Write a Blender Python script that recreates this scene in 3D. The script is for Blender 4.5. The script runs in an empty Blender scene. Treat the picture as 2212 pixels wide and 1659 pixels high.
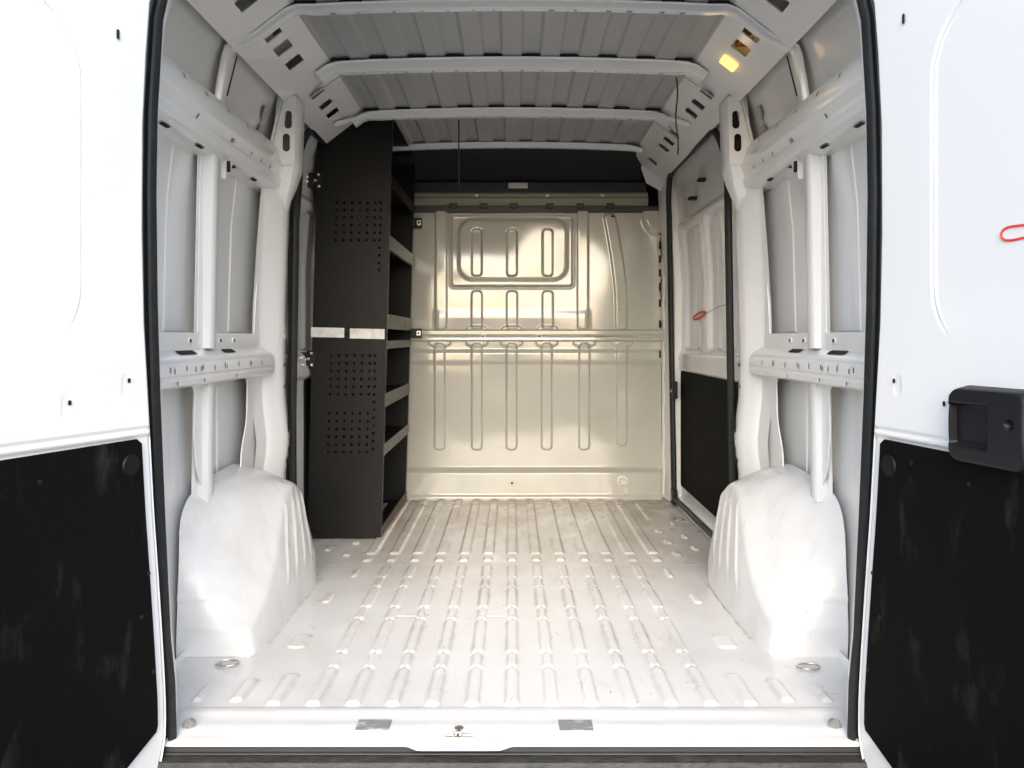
import bpy, bmesh, math, random
import numpy as np
from mathutils import Vector, Matrix
random.seed(4); rng = np.random.default_rng(4)
S = bpy.context.scene
COL = S.collection

# ---------------------------------------------------------------- camera, light
# x right, y into the van (rear sill at y = 0), z up (load floor at z = 0)
CAM_D, CAM_Z, F = 1.78, 0.88, 1745.0
cd = bpy.data.cameras.new('camera'); cam = bpy.data.objects.new('camera', cd); COL.objects.link(cam)
cam.location = (0, -CAM_D, CAM_Z); cam.rotation_euler = (math.radians(90), 0, 0)
cd.sensor_width = 36; cd.lens = F / 2212 * 36; cd.shift_y = -0.045
cd.clip_start = 0.05; cd.clip_end = 1000
S.camera = cam

SUN_EL, SUN_AZ = 30.0, 2.0          # degrees; azimuth measured from straight behind the camera, to the left
w = bpy.data.worlds.new('World'); S.world = w; w.use_nodes = True
nt = w.node_tree; nt.nodes.clear()
sky = nt.nodes.new('ShaderNodeTexSky'); sky.sky_type = 'NISHITA'; sky.sun_disc = False
sky.sun_elevation = math.radians(SUN_EL); sky.sun_rotation = math.radians(180 + SUN_AZ)
sky.dust_density = 2.0; sky.air_density = 1.0; sky.ozone_density = 1.0
bg = nt.nodes.new('ShaderNodeBackground'); bg.inputs['Strength'].default_value = 0.15
wo = nt.nodes.new('ShaderNodeOutputWorld')
nt.links.new(sky.outputs[0], bg.inputs[0]); nt.links.new(bg.outputs[0], wo.inputs[0])
sl = bpy.data.lights.new('sun', 'SUN'); sl.energy = 1.0; sl.angle = math.radians(70); sl.color = (1, .98, .95)
sun = bpy.data.objects.new('sun', sl); COL.objects.link(sun)
a, e = math.radians(SUN_AZ), math.radians(SUN_EL)
sdir = Vector((-math.sin(a) * math.cos(e), -math.cos(a) * math.cos(e), math.sin(e)))
sun.rotation_euler = sdir.to_track_quat('Z', 'Y').to_euler()
sun.location = sdir * 20
S.view_settings.view_transform = 'Standard'; S.view_settings.look = 'None'
S.view_settings.exposure = 1.62; S.view_settings.gamma = 1
S.view_settings.use_curve_mapping = False

# ---------------------------------------------------------------- helpers
def at(px, py, y):                    # a measured point of the photo (2212 px wide) at depth y
    D = y + CAM_D
    return Vector(((px - 1106) / F * D, y, CAM_Z - (py - 730) / F * D))

def mat(name, col, rough=.4, metal=0., coat=0., spec=.5, dirt=None, dirt_amt=.5, dscale=3., dlo=.5, dhi=.75,
        bump=0., bscale=40., speck=None, spscale=60., splo=.68, sphi=.72, emit=None, estr=0., stretch=(1, 1, 1), rvar=.0):
    m = bpy.data.materials.new(name); m.use_nodes = True
    n = m.node_tree.nodes; l = m.node_tree.links
    b = n['Principled BSDF']
    b.inputs['Base Color'].default_value = (*col, 1); b.inputs['Roughness'].default_value = rough
    b.inputs['Metallic'].default_value = metal
    b.inputs['Specular IOR Level'].default_value = spec
    if coat: b.inputs['Coat Weight'].default_value = coat; b.inputs['Coat Roughness'].default_value = .08
    if emit: b.inputs['Emission Color'].default_value = (*emit, 1); b.inputs['Emission Strength'].default_value = estr
    tc = n.new('ShaderNodeTexCoord'); mp = n.new('ShaderNodeMapping'); mp.inputs['Scale'].default_value = stretch
    l.new(tc.outputs['Object'], mp.inputs[0])
    cur = None
    def layer(cur, c2, amt, sc, lo, hi, det=8):
        t = n.new('ShaderNodeTexNoise'); t.inputs['Scale'].default_value = sc; t.inputs['Detail'].default_value = det
        t.inputs['Roughness'].default_value = .65
        l.new(mp.outputs[0], t.inputs['Vector'])
        r = n.new('ShaderNodeMapRange'); r.inputs[1].default_value = lo; r.inputs[2].default_value = hi
        r.inputs[3].default_value = 0; r.inputs[4].default_value = amt
        l.new(t.outputs[0], r.inputs[0])
        x = n.new('ShaderNodeMix'); x.data_type = 'RGBA'
        l.new(r.outputs[0], x.inputs[0])
        if cur is None: x.inputs[6].default_value = (*col, 1)
        else: l.new(cur, x.inputs[6])
        x.inputs[7].default_value = (*c2, 1)
        return x.outputs[2]
    if dirt: cur = layer(cur, dirt, dirt_amt, dscale, dlo, dhi)
    if speck: cur = layer(cur, speck, 1, spscale, splo, sphi, 3)
    if cur: l.new(cur, b.inputs['Base Color'])
    if rvar:
        t = n.new('ShaderNodeTexNoise'); t.inputs['Scale'].default_value = 5; t.inputs['Detail'].default_value = 6
        l.new(mp.outputs[0], t.inputs['Vector'])
        r = n.new('ShaderNodeMapRange'); r.inputs[1].default_value = .3; r.inputs[2].default_value = .7
        r.inputs[3].default_value = max(.02, rough - rvar); r.inputs[4].default_value = rough + rvar
        l.new(t.outputs[0], r.inputs[0]); l.new(r.outputs[0], b.inputs['Roughness'])
    if bump:
        t = n.new('ShaderNodeTexNoise'); t.inputs['Scale'].default_value = bscale; t.inputs['Detail'].default_value = 3
        l.new(mp.outputs[0], t.inputs['Vector'])
        bp = n.new('ShaderNodeBump'); bp.inputs['Strength'].default_value = bump; bp.inputs['Distance'].default_value = .01
        l.new(t.outputs[0], bp.inputs['Height']); l.new(bp.outputs[0], b.inputs['Normal'])
    return m

WHITE = mat('white_paint', (.735, .74, .74), .26, coat=.3, dirt=(.60, .59, .565), dirt_amt=.25, dscale=1.3, dlo=.4, dhi=.7, bump=.05, bscale=5)
DOORW = mat('door_paint', (.705, .72, .73), .3, coat=.4, bump=.04, bscale=4)
ARCHW = mat('arch_paint', (.68, .68, .675), .34, coat=.3, dirt=(.48, .46, .42), dirt_amt=.45, dscale=6, dlo=.5, dhi=.75,
            speck=(.40, .38, .35), spscale=26, splo=.70, sphi=.78, bump=.10, bscale=9, rvar=.1, stretch=(1, 1.6, .8))
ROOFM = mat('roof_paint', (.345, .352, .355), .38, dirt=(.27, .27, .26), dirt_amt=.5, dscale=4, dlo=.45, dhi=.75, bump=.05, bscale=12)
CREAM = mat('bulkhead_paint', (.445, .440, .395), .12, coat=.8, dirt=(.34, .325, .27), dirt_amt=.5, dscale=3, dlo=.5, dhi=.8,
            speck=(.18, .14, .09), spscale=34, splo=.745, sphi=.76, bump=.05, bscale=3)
HOLE = mat('dark_void', (.008, .008, .009), .9)
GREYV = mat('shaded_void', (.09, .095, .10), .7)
RUBBER = mat('rubber', (.012, .013, .013), .5, spec=.35, dirt=(.035, .035, .034), dirt_amt=.6, dscale=30, dlo=.5, dhi=.8)
BLACKTRIM = mat('black_board', (.0035, .0035, .0035), .7, spec=.07, dirt=(.034, .033, .030), dirt_amt=.7, dscale=12, dlo=.565, dhi=.78,
                speck=(.035, .035, .032), spscale=24, splo=.71, sphi=.80, bump=.15, bscale=140, stretch=(1.2, 1.2, .5))
PLASTIC = mat('black_plastic', (.007, .0075, .010), .42, spec=.3, bump=.04, bscale=300)
RACK = mat('black_powder_coat', (.0055, .0055, .0052), .45, spec=.2, dirt=(.010, .0095, .0075), dirt_amt=.7, dscale=4, dlo=.4, dhi=.7, bump=.05, bscale=90)
LIP = mat('shelf_edge_grey', (.085, .08, .064), .42, dirt=(.05, .046, .035), dirt_amt=.6, dscale=14)
TAPE = mat('white_tape', (.66, .66, .64), .45, dirt=(.42, .41, .37), dirt_amt=.7, dscale=25, dlo=.4, dhi=.7)
STEEL = mat('zinc_steel', (.55, .54, .50), .35, metal=.9, dirt=(.25, .2, .14), dirt_amt=.6, dscale=30)
BOLT = mat('bolt_steel', (.75, .75, .74), .25, metal=.9)
STICK = mat('worn_label', (.22, .22, .22), .5, dirt=(.55, .55, .54), dirt_amt=.9, dscale=38, dlo=.5, dhi=.6, stretch=(.6, 1.5, 1))
BUMP = mat('bumper_plastic', (.018, .018, .018), .6, dirt=(.055, .054, .052), dirt_amt=.8, dscale=34, dlo=.42, dhi=.72, stretch=(.5, 1, 1), bump=.3, bscale=120)
BUMP2 = mat('seal_band', (.022, .021, .021), .6, dirt=(.04, .038, .037), dirt_amt=.6, dscale=18, stretch=(.3, 1, 1))
RED = mat('red_marker', (.75, .05, .03), .5)
CABD = mat('cab_headliner', (.016, .018, .024), .9, bump=.2, bscale=60)
GLOW = mat('lamp_lens', (.9, .6, .15), .3, emit=(1, .56, .13), estr=.75)
GLOWD = mat('lamp_housing', (.30, .09, .02), .4)
GROUND = mat('asphalt', (.11, .11, .105), .85, dirt=(.07, .07, .065), dirt_amt=.8, dscale=1.5, bump=.3, bscale=20)

# floor paint: white, grimy in a band towards the bulkhead and in blotches
def floor_mat():
    m = bpy.data.materials.new('floor_paint'); m.use_nodes = True
    n = m.node_tree.nodes; l = m.node_tree.links; b = n['Principled BSDF']
    b.inputs['Coat Weight'].default_value = .25; b.inputs['Coat Roughness'].default_value = .15
    tc = n.new('ShaderNodeTexCoord'); sp = n.new('ShaderNodeSeparateXYZ'); l.new(tc.outputs['Object'], sp.inputs[0])
    def noise(sc, det, st=(1, 1, 1), ro=.6):
        mp = n.new('ShaderNodeMapping'); mp.inputs['Scale'].default_value = st; l.new(tc.outputs['Object'], mp.inputs[0])
        t = n.new('ShaderNodeTexNoise'); t.inputs['Scale'].default_value = sc; t.inputs['Detail'].default_value = det
        t.inputs['Roughness'].default_value = ro; l.new(mp.outputs[0], t.inputs[0]); return t.outputs[0]
    def rng_(s, a, b_, c, d):
        r = n.new('ShaderNodeMapRange'); l.new(s, r.inputs[0])
        for i, v in enumerate((a, b_, c, d)): r.inputs[i + 1].default_value = v
        return r.outputs[0]
    def mul(a, b_):
        x = n.new('ShaderNodeMath'); x.operation = 'MULTIPLY'; l.new(a, x.inputs[0])
        if isinstance(b_, float): x.inputs[1].default_value = b_
        else: l.new(b_, x.inputs[1])
        return x.outputs[0]
    def mix(f, a, c):
        x = n.new('ShaderNodeMix'); x.data_type = 'RGBA'; l.new(f, x.inputs[0])
        if isinstance(a, tuple): x.inputs[6].default_value = (*a, 1)
        else: l.new(a, x.inputs[6])
        x.inputs[7].default_value = (*c, 1); return x.outputs[2]
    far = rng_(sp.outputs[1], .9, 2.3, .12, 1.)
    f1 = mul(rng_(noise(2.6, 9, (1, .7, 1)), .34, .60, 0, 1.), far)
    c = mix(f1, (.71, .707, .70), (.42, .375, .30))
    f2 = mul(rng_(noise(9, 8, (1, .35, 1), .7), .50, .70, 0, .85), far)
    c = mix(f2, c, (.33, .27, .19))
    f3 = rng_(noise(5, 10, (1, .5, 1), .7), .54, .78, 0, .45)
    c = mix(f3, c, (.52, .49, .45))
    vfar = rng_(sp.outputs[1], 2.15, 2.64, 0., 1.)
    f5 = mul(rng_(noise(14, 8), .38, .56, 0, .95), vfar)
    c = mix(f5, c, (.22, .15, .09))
    f4 = rng_(noise(48, 2, (1, .6, 1)), .735, .76, 0, .8)
    c = mix(f4, c, (.22, .19, .15))
    f6 = rng_(noise(30, 4, (2.4, .18, 1)), .66, .72, 0, .45)
    c = mix(f6, c, (.42, .40, .37))
    ab = n.new('ShaderNodeMath'); ab.operation = 'ABSOLUTE'; l.new(sp.outputs[0], ab.inputs[0])
    su = n.new('ShaderNodeMath'); su.operation = 'COMPARE'; l.new(ab.outputs[0], su.inputs[0]); su.inputs[1].default_value = .697; su.inputs[2].default_value = .007
    fy = mul(rng_(sp.outputs[1], 1.10, 1.25, 1, 0), rng_(sp.outputs[1], .52, .58, 0, 1))
    f7 = mul(mul(su.outputs[0], fy), rng_(noise(16, 6), .44, .62, 0, .7))
    c = mix(f7, c, (.36, .29, .21))
    f8 = mul(rng_(noise(1.7, 6), .5, .68, 0, .5), rng_(ab.outputs[0], .35, .6, 0, 1))
    c = mix(f8, c, (.50, .475, .44))
    an = n.new('ShaderNodeAttribute'); an.attribute_name = 'dirt_and_rib_shade'
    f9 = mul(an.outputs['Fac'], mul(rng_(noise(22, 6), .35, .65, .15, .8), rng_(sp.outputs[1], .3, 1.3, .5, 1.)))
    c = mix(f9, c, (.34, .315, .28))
    l.new(c, b.inputs['Base Color'])
    l.new(rng_(noise(6, 6), .3, .7, .24, .46), b.inputs['Roughness'])
    return m
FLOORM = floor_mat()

def finish(name, me, m, parent=None, smooth=True, angle=32, bevel=0, seg=2):
    if not isinstance(m, (list, tuple)): m = [m]
    for x in m: me.materials.append(x)
    if smooth:
        me.polygons.foreach_set('use_smooth', [True] * len(me.polygons))
        me.set_sharp_from_angle(angle=math.radians(angle))
    me.update()
    o = bpy.data.objects.new(name, me); COL.objects.link(o)
    if parent is not None:
        o.parent = parent
    if bevel:
        b = o.modifiers.new('bevel', 'BEVEL'); b.width = bevel; b.segments = seg; b.limit_method = 'ANGLE'; b.angle_limit = math.radians(35)
        b.harden_normals = False
    return o

class MB:
    def __init__(s, sx=1): s.v = []; s.f = []; s.m = []; s.sx = sx
    def poly(s, pts, mi=0):
        i = len(s.v); s.v += [(p[0] * s.sx, p[1], p[2]) for p in pts]; s.f.append(tuple(range(i, i + len(pts)))); s.m.append(mi)
    def box(s, lo, hi, mi=0, shear=None):
        x0, y0, z0 = lo; x1, y1, z1 = hi
        c = [(x0, y0, z0), (x1, y0, z0), (x1, y1, z0), (x0, y1, z0), (x0, y0, z1), (x1, y0, z1), (x1, y1, z1), (x0, y1, z1)]
        if shear: c = [(p[0] + shear(p), p[1], p[2]) for p in c]
        s.hexa(c, mi)
    def hexa(s, c, mi=0):
        i = len(s.v); s.v += [(p[0] * s.sx, p[1], p[2]) for p in c]
        for f in ((0, 3, 2, 1), (4, 5, 6, 7), (0, 1, 5, 4), (1, 2, 6, 5), (2, 3, 7, 6), (3, 0, 4, 7)):
            s.f.append(tuple(i + k for k in f)); s.m.append(mi)
    def grid(s, rows, mi=0, close=False, caps=False):
        i = len(s.v); nr = len(rows); nc = len(rows[0])
        for r in rows: s.v += [(p[0] * s.sx, p[1], p[2]) for p in r]
        for a in range(nr - 1):
            for b in range(nc if close else nc - 1):
                b2 = (b + 1) % nc
                s.f.append((i + a * nc + b, i + a * nc + b2, i + (a + 1) * nc + b2, i + (a + 1) * nc + b)); s.m.append(mi)
        if caps:
            s.f.append(tuple(i + k for k in reversed(range(nc)))); s.m.append(mi)
            s.f.append(tuple(i + (nr - 1) * nc + k for k in range(nc))); s.m.append(mi)
    def tube(s, path, r, mi=0, n=8, close=False):
        P = [Vector(p) for p in path]; rows = []
        up = Vector((.13, .2, 1)).normalized()
        for k, p in enumerate(P):
            t = (P[(k + 1) % len(P)] - P[k - 1]) if close else (P[min(k + 1, len(P) - 1)] - P[max(k - 1, 0)])
            t.normalize(); nn = t.cross(up)
            if nn.length < .1: nn = t.cross(Vector((1, .1, 0)))
            nn.normalize(); bb = t.cross(nn)
            rr = r[k] if isinstance(r, (list, tuple)) else r
            rows.append([p + nn * rr * math.cos(2 * math.pi * j / n) + bb * rr * math.sin(2 * math.pi * j / n) for j in range(n)])
        if close: rows.append(rows[0])
        s.grid(rows, mi, close=True, caps=not close)
    def hole(s, c, u, v, w, h, mi=1, rnd=.5, off=.0012, n=20):
        # a punched hole: dark rounded slot just proud of a sheet; u, v in-plane axes
        c = Vector(c); u = Vector(u).normalized(); v = Vector(v).normalized(); nn = u.cross(v)
        r = min(w, h) / 2 * rnd * 2 if rnd <= .5 else min(w, h) / 2
        r = min(w, h) * rnd
        pts = []
        for k in range(n):
            t = 2 * math.pi * (k + .5) / n
            ca, sa = math.cos(t), math.sin(t)
            pts.append(c + u * (math.copysign(w / 2 - r, ca) + r * ca) + v * (math.copysign(h / 2 - r, sa) + r * sa))
        s.poly([p + nn * off for p in pts], mi); s.poly([p - nn * off for p in reversed(pts)], mi)
    def disc(s, c, nrm, r, h, mi=0, n=20, r2=None):
        c = Vector(c); nrm = Vector(nrm).normalized(); u = nrm.orthogonal().normalized(); v = nrm.cross(u)
        r2 = r if r2 is None else r2
        rows = [[c + nrm * hh + (u * math.cos(2 * math.pi * j / n) + v * math.sin(2 * math.pi * j / n)) * rr for j in range(n)] for hh, rr in ((0, r), (h, r2))]
        s.grid(rows, mi, close=True, caps=True)
    def build(s, name, m, parent=None, **k):
        me = bpy.data.meshes.new(name); me.from_pydata([tuple(p) for p in s.v], [], s.f)
        me.polygons.foreach_set('material_index', s.m)
        bm = bmesh.new(); bm.from_mesh(me); bmesh.ops.recalc_face_normals(bm, faces=bm.faces); bm.to_mesh(me); bm.free()
        return finish(name, me, m, parent, **k)

def field(name, P, m, parent, mi=None, angle=60):
    """P: (ny, nx, 3) array of points -> one sheet"""
    ny, nx = P.shape[:2]
    me = bpy.data.meshes.new(name)
    me.vertices.add(nx * ny); me.vertices.foreach_set('co', P.reshape(-1).astype(np.float32))
    j, i = np.meshgrid(np.arange(ny - 1), np.arange(nx - 1), indexing='ij')
    a = (j * nx + i).reshape(-1)
    q = np.stack([a, a + 1, a + nx + 1, a + nx], 1).astype(np.int32)
    nf = len(q)
    me.loops.add(nf * 4); me.loops.foreach_set('vertex_index', q.reshape(-1))
    me.polygons.add(nf); me.polygons.foreach_set('loop_start', np.arange(nf, dtype=np.int32) * 4)
    me.update(calc_edges=True); me.validate()
    return finish(name, me, m, parent, angle=angle)

def plate(name, outline, holes, t, M, m, parent, sx=1, bev=0.0, smooth=False):
    """flat sheet with cut-outs; outline and holes are 2D, M maps (a, b, thickness) to the world"""
    cu = bpy.data.curves.new('tmp', 'CURVE'); cu.dimensions = '2D'; cu.fill_mode = 'BOTH'; cu.extrude = t / 2
    cu.bevel_depth = bev; cu.bevel_resolution = 1
    for pts in [outline] + holes:
        sp = cu.splines.new('POLY'); sp.points.add(len(pts) - 1)
        for k, p in enumerate(pts): sp.points[k].co = (p[0], p[1], 0, 1)
        sp.use_cyclic_u = True
    ob = bpy.data.objects.new('tmp', cu); COL.objects.link(ob)
    bpy.context.view_layer.update()
    me = bpy.data.meshes.new_from_object(ob.evaluated_get(bpy.context.evaluated_depsgraph_get()))
    bpy.data.objects.remove(ob); bpy.data.curves.remove(cu)
    me.transform(M); me.name = name
    if sx < 0: me.transform(Matrix.Scale(-1, 4, (1, 0, 0))); me.flip_normals()
    me.materials.clear()
    return finish(name, me, m, parent, smooth=smooth, angle=40)

def rrect(x0, x1, y0, y1, r, n=6):
    if not isinstance(r, (list, tuple)): r = [r] * 4
    out = []
    for (cx, cy, a0, rr) in ((x1, y1, 0, r[0]), (x0, y1, 90, r[1]), (x0, y0, 180, r[2]), (x1, y0, 270, r[3])):
        sx = 1 if cx == x1 else -1; sy = 1 if cy == y1 else -1
        for k in range(n + 1):
            t = math.radians(a0 + 90 * k / n)
            out.append((cx - sx * rr + rr * math.cos(t), cy - sy * rr + rr * math.sin(t)))
    return out

def rpoly(pts, r, n=6):
    """polygon with rounded corners"""
    out = []; N = len(pts)
    for k in range(N):
        p = Vector(pts[k]); a = Vector(pts[k - 1]); b = Vector(pts[(k + 1) % N])
        rr = r[k] if isinstance(r, (list, tuple)) else r
        u = (a - p); v = (b - p); d = min(rr, u.length * .49, v.length * .49)
        u.normalize(); v.normalize(); A = p + u * d; B = p + v * d
        for q in range(n + 1):
            t = q / n; out.append(tuple((1 - t) ** 2 * A + 2 * t * (1 - t) * p + t * t * B))
    return out

def sm(x, a, b):
    t = np.clip((x - a) / (b - a), 0, 1); return t * t * (3 - 2 * t)
def sdbox(X, Z, cx, cz, hx, hz, r):
    qx = np.abs(X - cx) - (hx - r); qz = np.abs(Z - cz) - (hz - r)
    return np.hypot(np.maximum(qx, 0), np.maximum(qz, 0)) + np.minimum(np.maximum(qx, qz), 0) - r
def vnoise(X, Y, sc, seed):
    g = np.random.default_rng(seed).random((64, 64))
    x = X * sc + 200.3; y = Y * sc + 200.7
    xi = np.floor(x).astype(int); yi = np.floor(y).astype(int); fx = x - xi; fy = y - yi
    fx = fx * fx * (3 - 2 * fx); fy = fy * fy * (3 - 2 * fy)
    G = lambda a, b: g[a % 64, b % 64]
    return (G(xi, yi) * (1 - fx) + G(xi + 1, yi) * fx) * (1 - fy) + (G(xi, yi + 1) * (1 - fx) + G(xi + 1, yi + 1) * fx) * fy - .5

def empty(name, loc, label, cat, group=None):
    o = bpy.data.objects.new(name, None); COL.objects.link(o); o.location = loc
    o['label'] = label; o['category'] = cat
    if group: o['group'] = group
    o.empty_display_size = .1
    bpy.context.view_layer.update()
    return o

# ================================================================ ground
g = MB(); g.box((-150, -150, -.72), (150, 150, -.62))
gr = g.build('ground', GROUND); gr['kind'] = 'structure'

# ================================================================ van
VAN = empty('van', (0, 0, 0), 'white panel van with both rear doors open showing its empty ribbed load bay', 'van')

# outer shell: closed except for the rear opening
prof = [(-.93, -.08), (-.945, .3), (-.945, .9), (-.935, 1.25), (-.905, 1.52), (-.865, 1.70), (-.80, 1.84), (-.70, 1.915), (-.45, 1.95), (0, 1.965)]
prof = prof + [(-x, z) for x, z in reversed(prof[:-1])]
sh = MB(); ys = [.0, .3, .8, 1.3, 1.9, 2.5, 2.95]
sh.grid([[(x, y, z) for x, z in prof] for y in ys])
sh.grid([[(x * 1.012, y, z + (.012 if z > 1.8 else 0)) for x, z in prof] for y in ys])
sh.poly([(x, 2.95, z) for x, z in prof])
sh.poly([(-.95, 0, -.085), (.95, 0, -.085), (.95, 2.95, -.085), (-.95, 2.95, -.085)])
sh.build('body_shell', WHITE, VAN, angle=25)

# rear opening frame with the cut-out
half = [(-1.78 * 0 - .742, -.05), (-.742, .0), (-.745, .12), (-.755, .22), (-.768, .50), (-.778, .75), (-.784, .95), (-.787, 1.20), (-.784, 1.38), (-.772, 1.58), (-.755, 1.66), (-.70, 1.725), (-.60, 1.745), (-.3, 1.755)]
aper = half + [(-x, z) for x, z in reversed(half)]
MXZ = lambda y: Matrix(((1, 0, 0, 0), (0, 0, 1, y), (0, 1, 0, 0), (0, 0, 0, 1)))
outer = [(-.953, -.20)] + [(x * 1.013, z + (.012 if z > 1.8 else 0)) for x, z in prof] + [(.953, -.20)]
plate('rear_frame', outer, [[(x * 1.03, z) for x, z in aper]], .06, MXZ(.035), WHITE, VAN)

# rubber seal round the opening
path = []
pp = [Vector((x, z)) for x, z in half[1:]] + [Vector((0, 1.757))] + [Vector((-x, z)) for x, z in reversed(half[1:])]
sl_ = MB()
def ringrow(k, off, y):
    a = pp[max(k - 1, 0)]; b = pp[min(k + 1, len(pp) - 1)]; t = (b - a).normalized(); n2 = Vector((t.y, -t.x))
    p = pp[k] - n2 * off
    return (p.x, y, p.y)
rows = []
profile_seal = [(-.002, .004), (-.004, -.006), (.003, -.016), (.010, -.014), (.013, -.004), (.017, -.003), (.021, -.012), (.028, -.012), (.033, -.002), (.033, .012)]
for k in range(len(pp)):
    rows.append([ringrow(k, o, y) for o, y in profile_seal])
sl_.grid(rows, 0)
sl_.build('door_seal', RUBBER, VAN, angle=50)

# ---- load floor: one pressed sheet
xs = np.arange(-.925, .9251, .0036); ysf = np.concatenate([np.arange(.10, 1.6, .0045), np.arange(1.6, 2.70, .007)])
X, Y = np.meshgrid(xs, ysf)
Z = np.zeros_like(X)
pinch = [.367, .468, .733, .84, 1.06, 1.17]
wv = np.full_like(Y, .0175)
for p in pinch: wv -= .012 * np.exp(-((Y - p) / .011) ** 2)
for a_, b_ in ((.367, .468), (.733, .84), (1.06, 1.17)):
    c_ = (a_ + b_) / 2; wv -= .0035 * np.exp(-((Y - c_) / .035) ** 4)
def seg(y0, y1, e=.010): return sm(Y, y0, y0 + e) * (1 - sm(Y, y1 - e, y1))
HR = .0075
for k in range(-6, 7):
    x0 = k * .0955
    dx = np.abs(X - x0)
    s1 = 1 if abs(k) <= 5 else 0
    body = np.clip((wv - dx) / .0045, 0, 1); body = body * body * (3 - 2 * body)
    if s1: Z += HR * body * seg(.15, 1.335)
    else: Z += HR * body * np.maximum(seg(.15, .33), seg(.46, .60) * 0)
    w2 = np.clip((.0185 - dx) / .005, 0, 1)
    Z += HR * w2 * seg(1.395, 1.455)
    w3 = np.clip((.023 - dx) / .006, 0, 1)
    Z += HR * w3 * seg(1.50, 2.60)
for k in (-7, 7):
    dx = np.abs(X - k * .0955); w2 = np.clip((.017 - dx) / .005, 0, 1); w2[:] = w2
    Z += HR * w2 * (seg(.17, .30) + seg(.47, .60) * 0 + seg(1.47, 1.53) + seg(1.66, 1.72) + seg(1.86, 1.92) + seg(2.1, 2.5))
for k in (-8, 8):
    dx = np.abs(X - k * .0955); w2 = np.clip((.013 - dx) / .005, 0, 1)
    Z += HR * w2 * (seg(.17, .27) + seg(1.55, 1.62) + seg(1.75, 1.82) + seg(2.0, 2.06))
for sx_ in (-1, 1):   # odd pressings beside the arches
    d = sdbox(X * sx_, Y, .615, .56, .026, .05, .02); Z += .005 * (1 - sm(d, -.004, .003)); 
    d = sdbox(X * sx_, Y, .62, .95, .012, .05, .01); Z += .005 * (1 - sm(d, -.004, .003))
    d = sdbox(X * sx_, Y, .585, 1.24, .010, .05, .01) ; Z += .005 * (1 - sm(d, -.004, .003))
Z += .0012 * np.exp(-((Y - 1.36) / .006) ** 2)          # transverse seam
Z -= .0025 * np.exp(-((Y - .77) / .004) ** 2) * (np.abs(X) < .5) * (vnoise(X, Y, 7, 3) > .05)
Z += .0035 * vnoise(X, Y, 4, 1) + .0012 * vnoise(X, Y, 14, 2)
Z += .010 * sm(Y, 2.60, 2.69)
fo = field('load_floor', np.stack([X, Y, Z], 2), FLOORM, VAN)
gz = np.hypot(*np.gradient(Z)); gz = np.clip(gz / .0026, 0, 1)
dirt = gz * np.clip((vnoise(X, Y, 5, 61) + .5 * vnoise(X, Y, 16, 62) + .28) * 1.6, 0, 1)  # patchy dirt on rib slopes; doubles as painted shade to strengthen the relief
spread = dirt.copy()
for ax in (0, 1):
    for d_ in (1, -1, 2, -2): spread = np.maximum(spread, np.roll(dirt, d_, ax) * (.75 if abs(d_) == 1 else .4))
at_ = fo.data.attributes.new('dirt_and_rib_shade', 'FLOAT', 'POINT'); at_.data.foreach_set('value', spread.reshape(-1).astype(np.float32))

# ---- rear sill with the swelling in front of the latch
SILL = mat('sill_paint', (.60, .598, .59), .34, coat=.2, dirt=(.42, .40, .37), dirt_amt=.6, dscale=9, dlo=.52, dhi=.78, stretch=(.4, 1.5, 1),
           speck=(.3, .27, .22), spscale=40, splo=.75, sphi=.78)
s_ = MB(); rows = []
for x in np.linspace(-.775, .775, 156):
    bl = float(sm(np.array(x), -.235, -.20) * (1 - sm(np.array(x), -.03, .005)))
    p = [(.155, -.003), (.135, .0045), (.128, .0055), (.104, .0058), (.100, .004), (.06, .0042), (.022, .0045), (.016, .001), (-.002 - .014 * bl, -.0005), (-.012 - .018 * bl, -.002), (-.018 - .018 * bl, -.006), (-.019 - .018 * bl, -.011), (.0, -.012)]
    rows.append([(x, y, z) for y, z in p])
s_.grid(rows)
s_.build('load_sill', SILL, VAN, angle=50)
st = MB()
for c in ((-.3125, .048), (.1440, .047)):
    st.box((c[0] - .038, c[1] - .026, .0035), (c[0] + .038, c[1] + .023, .0058))
    st.build('sill_label', STICK, VAN); st = MB()
la = MB()
la.box((-.142, -.004, .000), (-.094, .006, .0035)); la.tube([(-.128, -.003, .001), (-.128, -.003, .012), (-.110, -.003, .012), (-.110, -.003, .001)], .0028)
la.disc((-.119, .030, .001), (0, 0, 1), .010, .006); la.tube([(-.119, .03, .004), (-.119, -.014, .004)], .0035); la.tube([(-.150, .004, .004), (-.075, .002, .004)], .0022)
la.tube([(-.15, -.006, .002), (-.09, -.006, .002)], .002)
la.build('latch_striker', STEEL, VAN)

# seal band and bumper below the sill
b_ = MB(); b_.grid([[(x, -.010, -.006), (x, -.015, -.010), (x, -.016, -.0235), (x, -.022, -.0245), (x, -.023, -.027), (x, -.018, -.029)] for x in np.linspace(-.775, .775, 40)])
b_.build('sill_seal', BUMP2, VAN)
b_ = MB(); b_.grid([[(x, .05, -.029), (x, -.025, -.029), (x, -.045, -.033), (x, -.048, -.042), (x, -.085, -.055), (x, -.20, -.060), (x, -.235, -.08), (x, -.24, -.25), (x, .05, -.25)] for x in np.linspace(-.97, .97, 60)])
b_.build('rear_bumper', BUMP, VAN)

# corner grommets
for s in (-1, 1):
    c = MB(s); c.disc((.728, .045, .004), (.3, -.8, .6), .016, .012, n=24, r2=.012); c.disc((.7305, .036, .010), (.3, -.8, .6), .007, .004)
    c.build('corner_grommet', mat('grommet', (.20, .20, .19), .5), VAN)

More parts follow.
